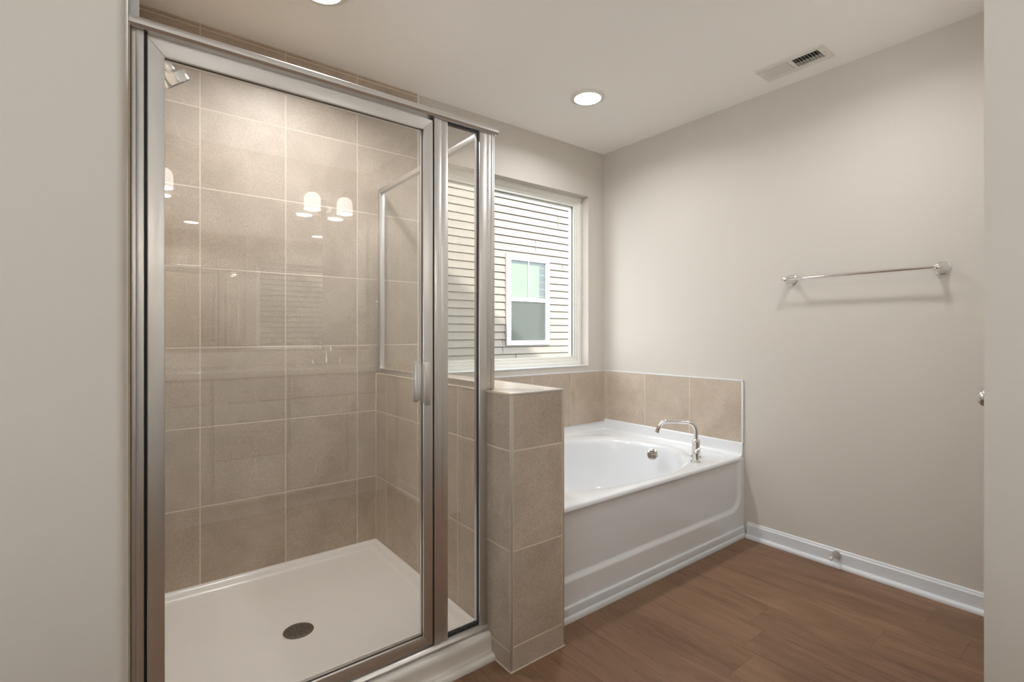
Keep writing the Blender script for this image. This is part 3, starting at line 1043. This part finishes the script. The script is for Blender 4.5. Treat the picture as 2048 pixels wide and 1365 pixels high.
front('door', .82, 1.184, zt[0], zt[2] - .002, 1.155, .615, False)
front('door', 1.188, vx1 - .01, zt[0], zt[2] - .002, 1.217, .615, False)
front('door', vx0 + .01, .013, zt[0], zt[2] - .002, -.016, .615, False)
front('door', .017, .38, zt[0], zt[2] - .002, .046, .615, False)
ct = MB()
ct.box(vx0 - .012, vx1 + .001, YV + .001, VF + .025, 0.868, 0.905, .004)
ct.box(vx0 - .012, vx1 + .001, YV + .001, YV + .02, 0.905, 1.005, .003)
tag(ct.build('countertop', M['counter']), 'pale countertop with a low backsplash on the vanity cabinet', 'countertop')
tag(MB().box(vx0, 1.53, YV + .0008, YV + .006, 1.02, 2.04).build('wall_mirror', M['mirror'], smooth=False), 'wide frameless mirror over the vanity, seen in the shower glass', 'mirror')

def vanity_light(cx, label):
    z = 2.155
    v = empty('vanity_light', (cx, YV, z), label, 'wall light', 'vanity lights')
    MB().lathe((cx, YV + .0005, 2.105), (0, 1, 0), [(0, .060), (.006, .060), (.014, .054), (.018, .040), (.019, 0)], n=40).build('backplate', M['nickel'], v)
    MB().tube([(cx, YV + .015, 2.105), (cx, YV + .075, 2.118), (cx, YV + .11, 2.16), (cx, YV + .115, z + .075)], .006, n=12).build('arm', M['nickel'], v)
    MB().cyl((cx - .122, YV + .115, z + .075), (cx + .122, YV + .115, z + .075), .0055, n=16).build('crossbar', M['nickel'], v)
    for s in (-1, 1):
        x = cx + s * .120
        MB().lathe((x, YV + .115, z + .090), (0, 0, -1), [(0, 0), (.002, .006), (.025, .007), (.030, .010), (.046, .012), (.050, .020), (.066, .022), (.076, .021)], n=24).build('socket', M['nickel'], v)
        MB().lathe((x, YV + .115, z + .024), (0, 0, -1), [(0, .018), (.004, .030), (.016, .046), (.034, .055), (.056, .058), (.120, .058), (.126, .060), (.126, .0555), (.06, .054)], n=40, close=False).build('lamp_shade', M['shade'], v)
        ld = bpy.data.lights.new('shade_lamp', 'POINT')
        ld.energy = 0.8
        ld.shadow_soft_size = 0.03
        ld.color = (1.0, 0.97, 0.94)
        lo = bpy.data.objects.new('shade_lamp', ld)
        COL.objects.link(lo)
        lo.location = (x, YV + .115, z - .085)
        lo.parent = v
        lo.matrix_parent_inverse = v.matrix_world.inverted()
vanity_light(1.20, 'two-shade wall light mirrored whole in the shower glass')
vanity_light(0.05, 'two-shade wall light cut off by the shower door frame at left')

def sink_faucet(cx, label):
    f = empty('sink_faucet', (cx, -.93, .905), label, 'faucet', 'sink faucets')
    MB().lathe((cx, -.925, .905), (0, 0, 1), [(0, .024), (.006, .023), (.01, .016), (.06, .014)], n=24).build('spout_body', M['chrome'], f)
    pts = [(cx, -.925, .96), (cx, -.925, 1.02)] + [(cx, -.925 + .05 - .05 * math.cos(t * PI / 10), 1.02 + .05 * math.sin(t * PI / 10)) for t in range(1, 11)] + [(cx, -.825, 1.005)]
    MB().tube(pts, .010, n=14).build('spout', M['chrome'], f)
    for s in (-1, 1):
        h = MB().lathe((cx + s * .10, -.925, .905), (0, 0, 1), [(0, .022), (.006, .021), (.01, .014), (.045, .012), (.052, .008), (.052, 0)], n=20).build('handle', M['chrome'], f)
        MB().tube([(cx + s * .10, -.925, .95), (cx + s * .15, -.92, .962)], .005, n=10).build('lever', M['chrome'], h)
sink_faucet(1.20, 'chrome sink faucet on the countertop mirrored in the shower glass')

tr = empty('towel_ring', (XE, -.83, 1.36), 'thin chrome towel ring by the wide mirror, seen in the shower glass', 'towel ring')
MB().lathe((XE - .0003, -.83, 1.37), (-1, 0, 0), [(0, .026), (.003, .026), (.006, .022), (.03, .012), (.05, .009), (.058, .010), (.062, 0)], n=28).build('post', M['chrome'], tr)
MB().tube([(XE - .05, -.83 + .075 * math.sin(2 * PI * t / 40), 1.295 + .075 * math.cos(2 * PI * t / 40)) for t in range(41)], .0045, n=10, cap=False).build('ring', M['chrome'], tr)

# ------------------------------------------------------------------ outdoors: the house next door and our own roof
HYN = 5.5
hs = empty('house', (4.5, HYN, 0), 'neighbouring house in beige lap siding outside the window', 'house')
NWX0, NWX1, NWZ0, NWZ1 = 4.126, 4.899, 0.976, 2.224
E_ = 0.1023
sidm = MB()
zz = 3.0041 + 12 * E_
courses = []
while zz > -0.6:
    courses.append(zz)
    zz -= E_
poly = [(HYN + .05, -0.7)]
for zc in reversed(courses):
    poly.append((HYN - .003, zc - .0130))
    poly.append((HYN + .034, zc - .0120))
    poly.append((HYN + .034, zc))
    poly.append((HYN - .015, zc))
    poly.append((HYN - .0145, zc + .006))
poly.append((HYN - .003, courses[0] + E_))
poly.append((HYN + .05, courses[0] + E_))
sidm.prism(poly, 'x', -0.5, 9.5)
for (x, zc, n) in ((5.10, 2.70, 2), (4.66, 2.29, 2), (5.19, 2.08, 1), (3.62, 2.80, 1), (3.69, 1.46, 2), (4.07, 0.85, 2), (4.30, 0.75, 1)):
    k = min(range(len(courses)), key=lambda i: abs(courses[i] - zc))
    sidm.box(x, x + .003, HYN - .0165, HYN - .004, courses[k] + .003, courses[k] + E_ * n - .008)
sid = sidm.build('siding', M['siding'], hs, smooth=False)
nf = MB()
frame_ring(nf, NWX0, NWX1, NWZ0, NWZ1, .062, HYN - .045, HYN + .0, .004)
nf.box(NWX0 + .06, NWX1 - .06, HYN - .038, HYN - .0, 1.588, 1.641, .003)
nw = nf.build('window', M['white_vinyl'], hs)
jc = MB()
frame_ring(jc, NWX0 - .014, NWX1 + .014, NWZ0 - .008, NWZ1 + .012, .013, HYN - .026, HYN + .0, .001)
jc.build('window_channel', M['siding'], nw)
MB().box(NWX0 + .058, NWX1 - .058, HYN - .020, HYN - .017, NWZ0 + .055, NWZ1 - .055).build('pane', M['window_glass'], nw, smooth=False)
MB().box(NWX0 + .055, NWX1 - .055, HYN - .0145, HYN - .0135, NWZ0 + .05, NWZ1 - .05).build('dark_reveal', M['reveal'], nw, smooth=False)
MB().box(4.507, 4.522, HYN - .0265, HYN - .0205, 1.64, NWZ1 - .06, .001).build('muntin', M['white_vinyl'], nw)
bl = MB()
z = NWZ0 + .075
while z < NWZ1 - .11:
    bl.prism([(HYN - .0155, z), (HYN - .0168, z + .018), (HYN - .0162, z + .0182), (HYN - .0149, z + .0005)], 'x', NWX0 + .062, 4.722)
    z += .0205
bl.build('blind', M['blind'], nw, smooth=False)
MB().box(NWX0 + .058, NWX1 - .075, HYN - .0235, HYN - .0228, NWZ0 + .056, 1.592).build('insect_screen', M['screen'], nw, smooth=False)
# gable roof of this house, above the ceiling
rf = MB()
rk = lambda x: 4.06 - 0.75 * (x - 2.86)
rf.prism([(4.9, rk(4.9)), (-1.5, rk(-1.5)), (-7.9, rk(4.9))], 'y', -4.0, 2.75)
struct(rf.build('roof', M['roof'], smooth=False))
struct(MB().box(-8, 12, 2.62, 9, -.6, -.5).build('ground', M['roof'], smooth=False))
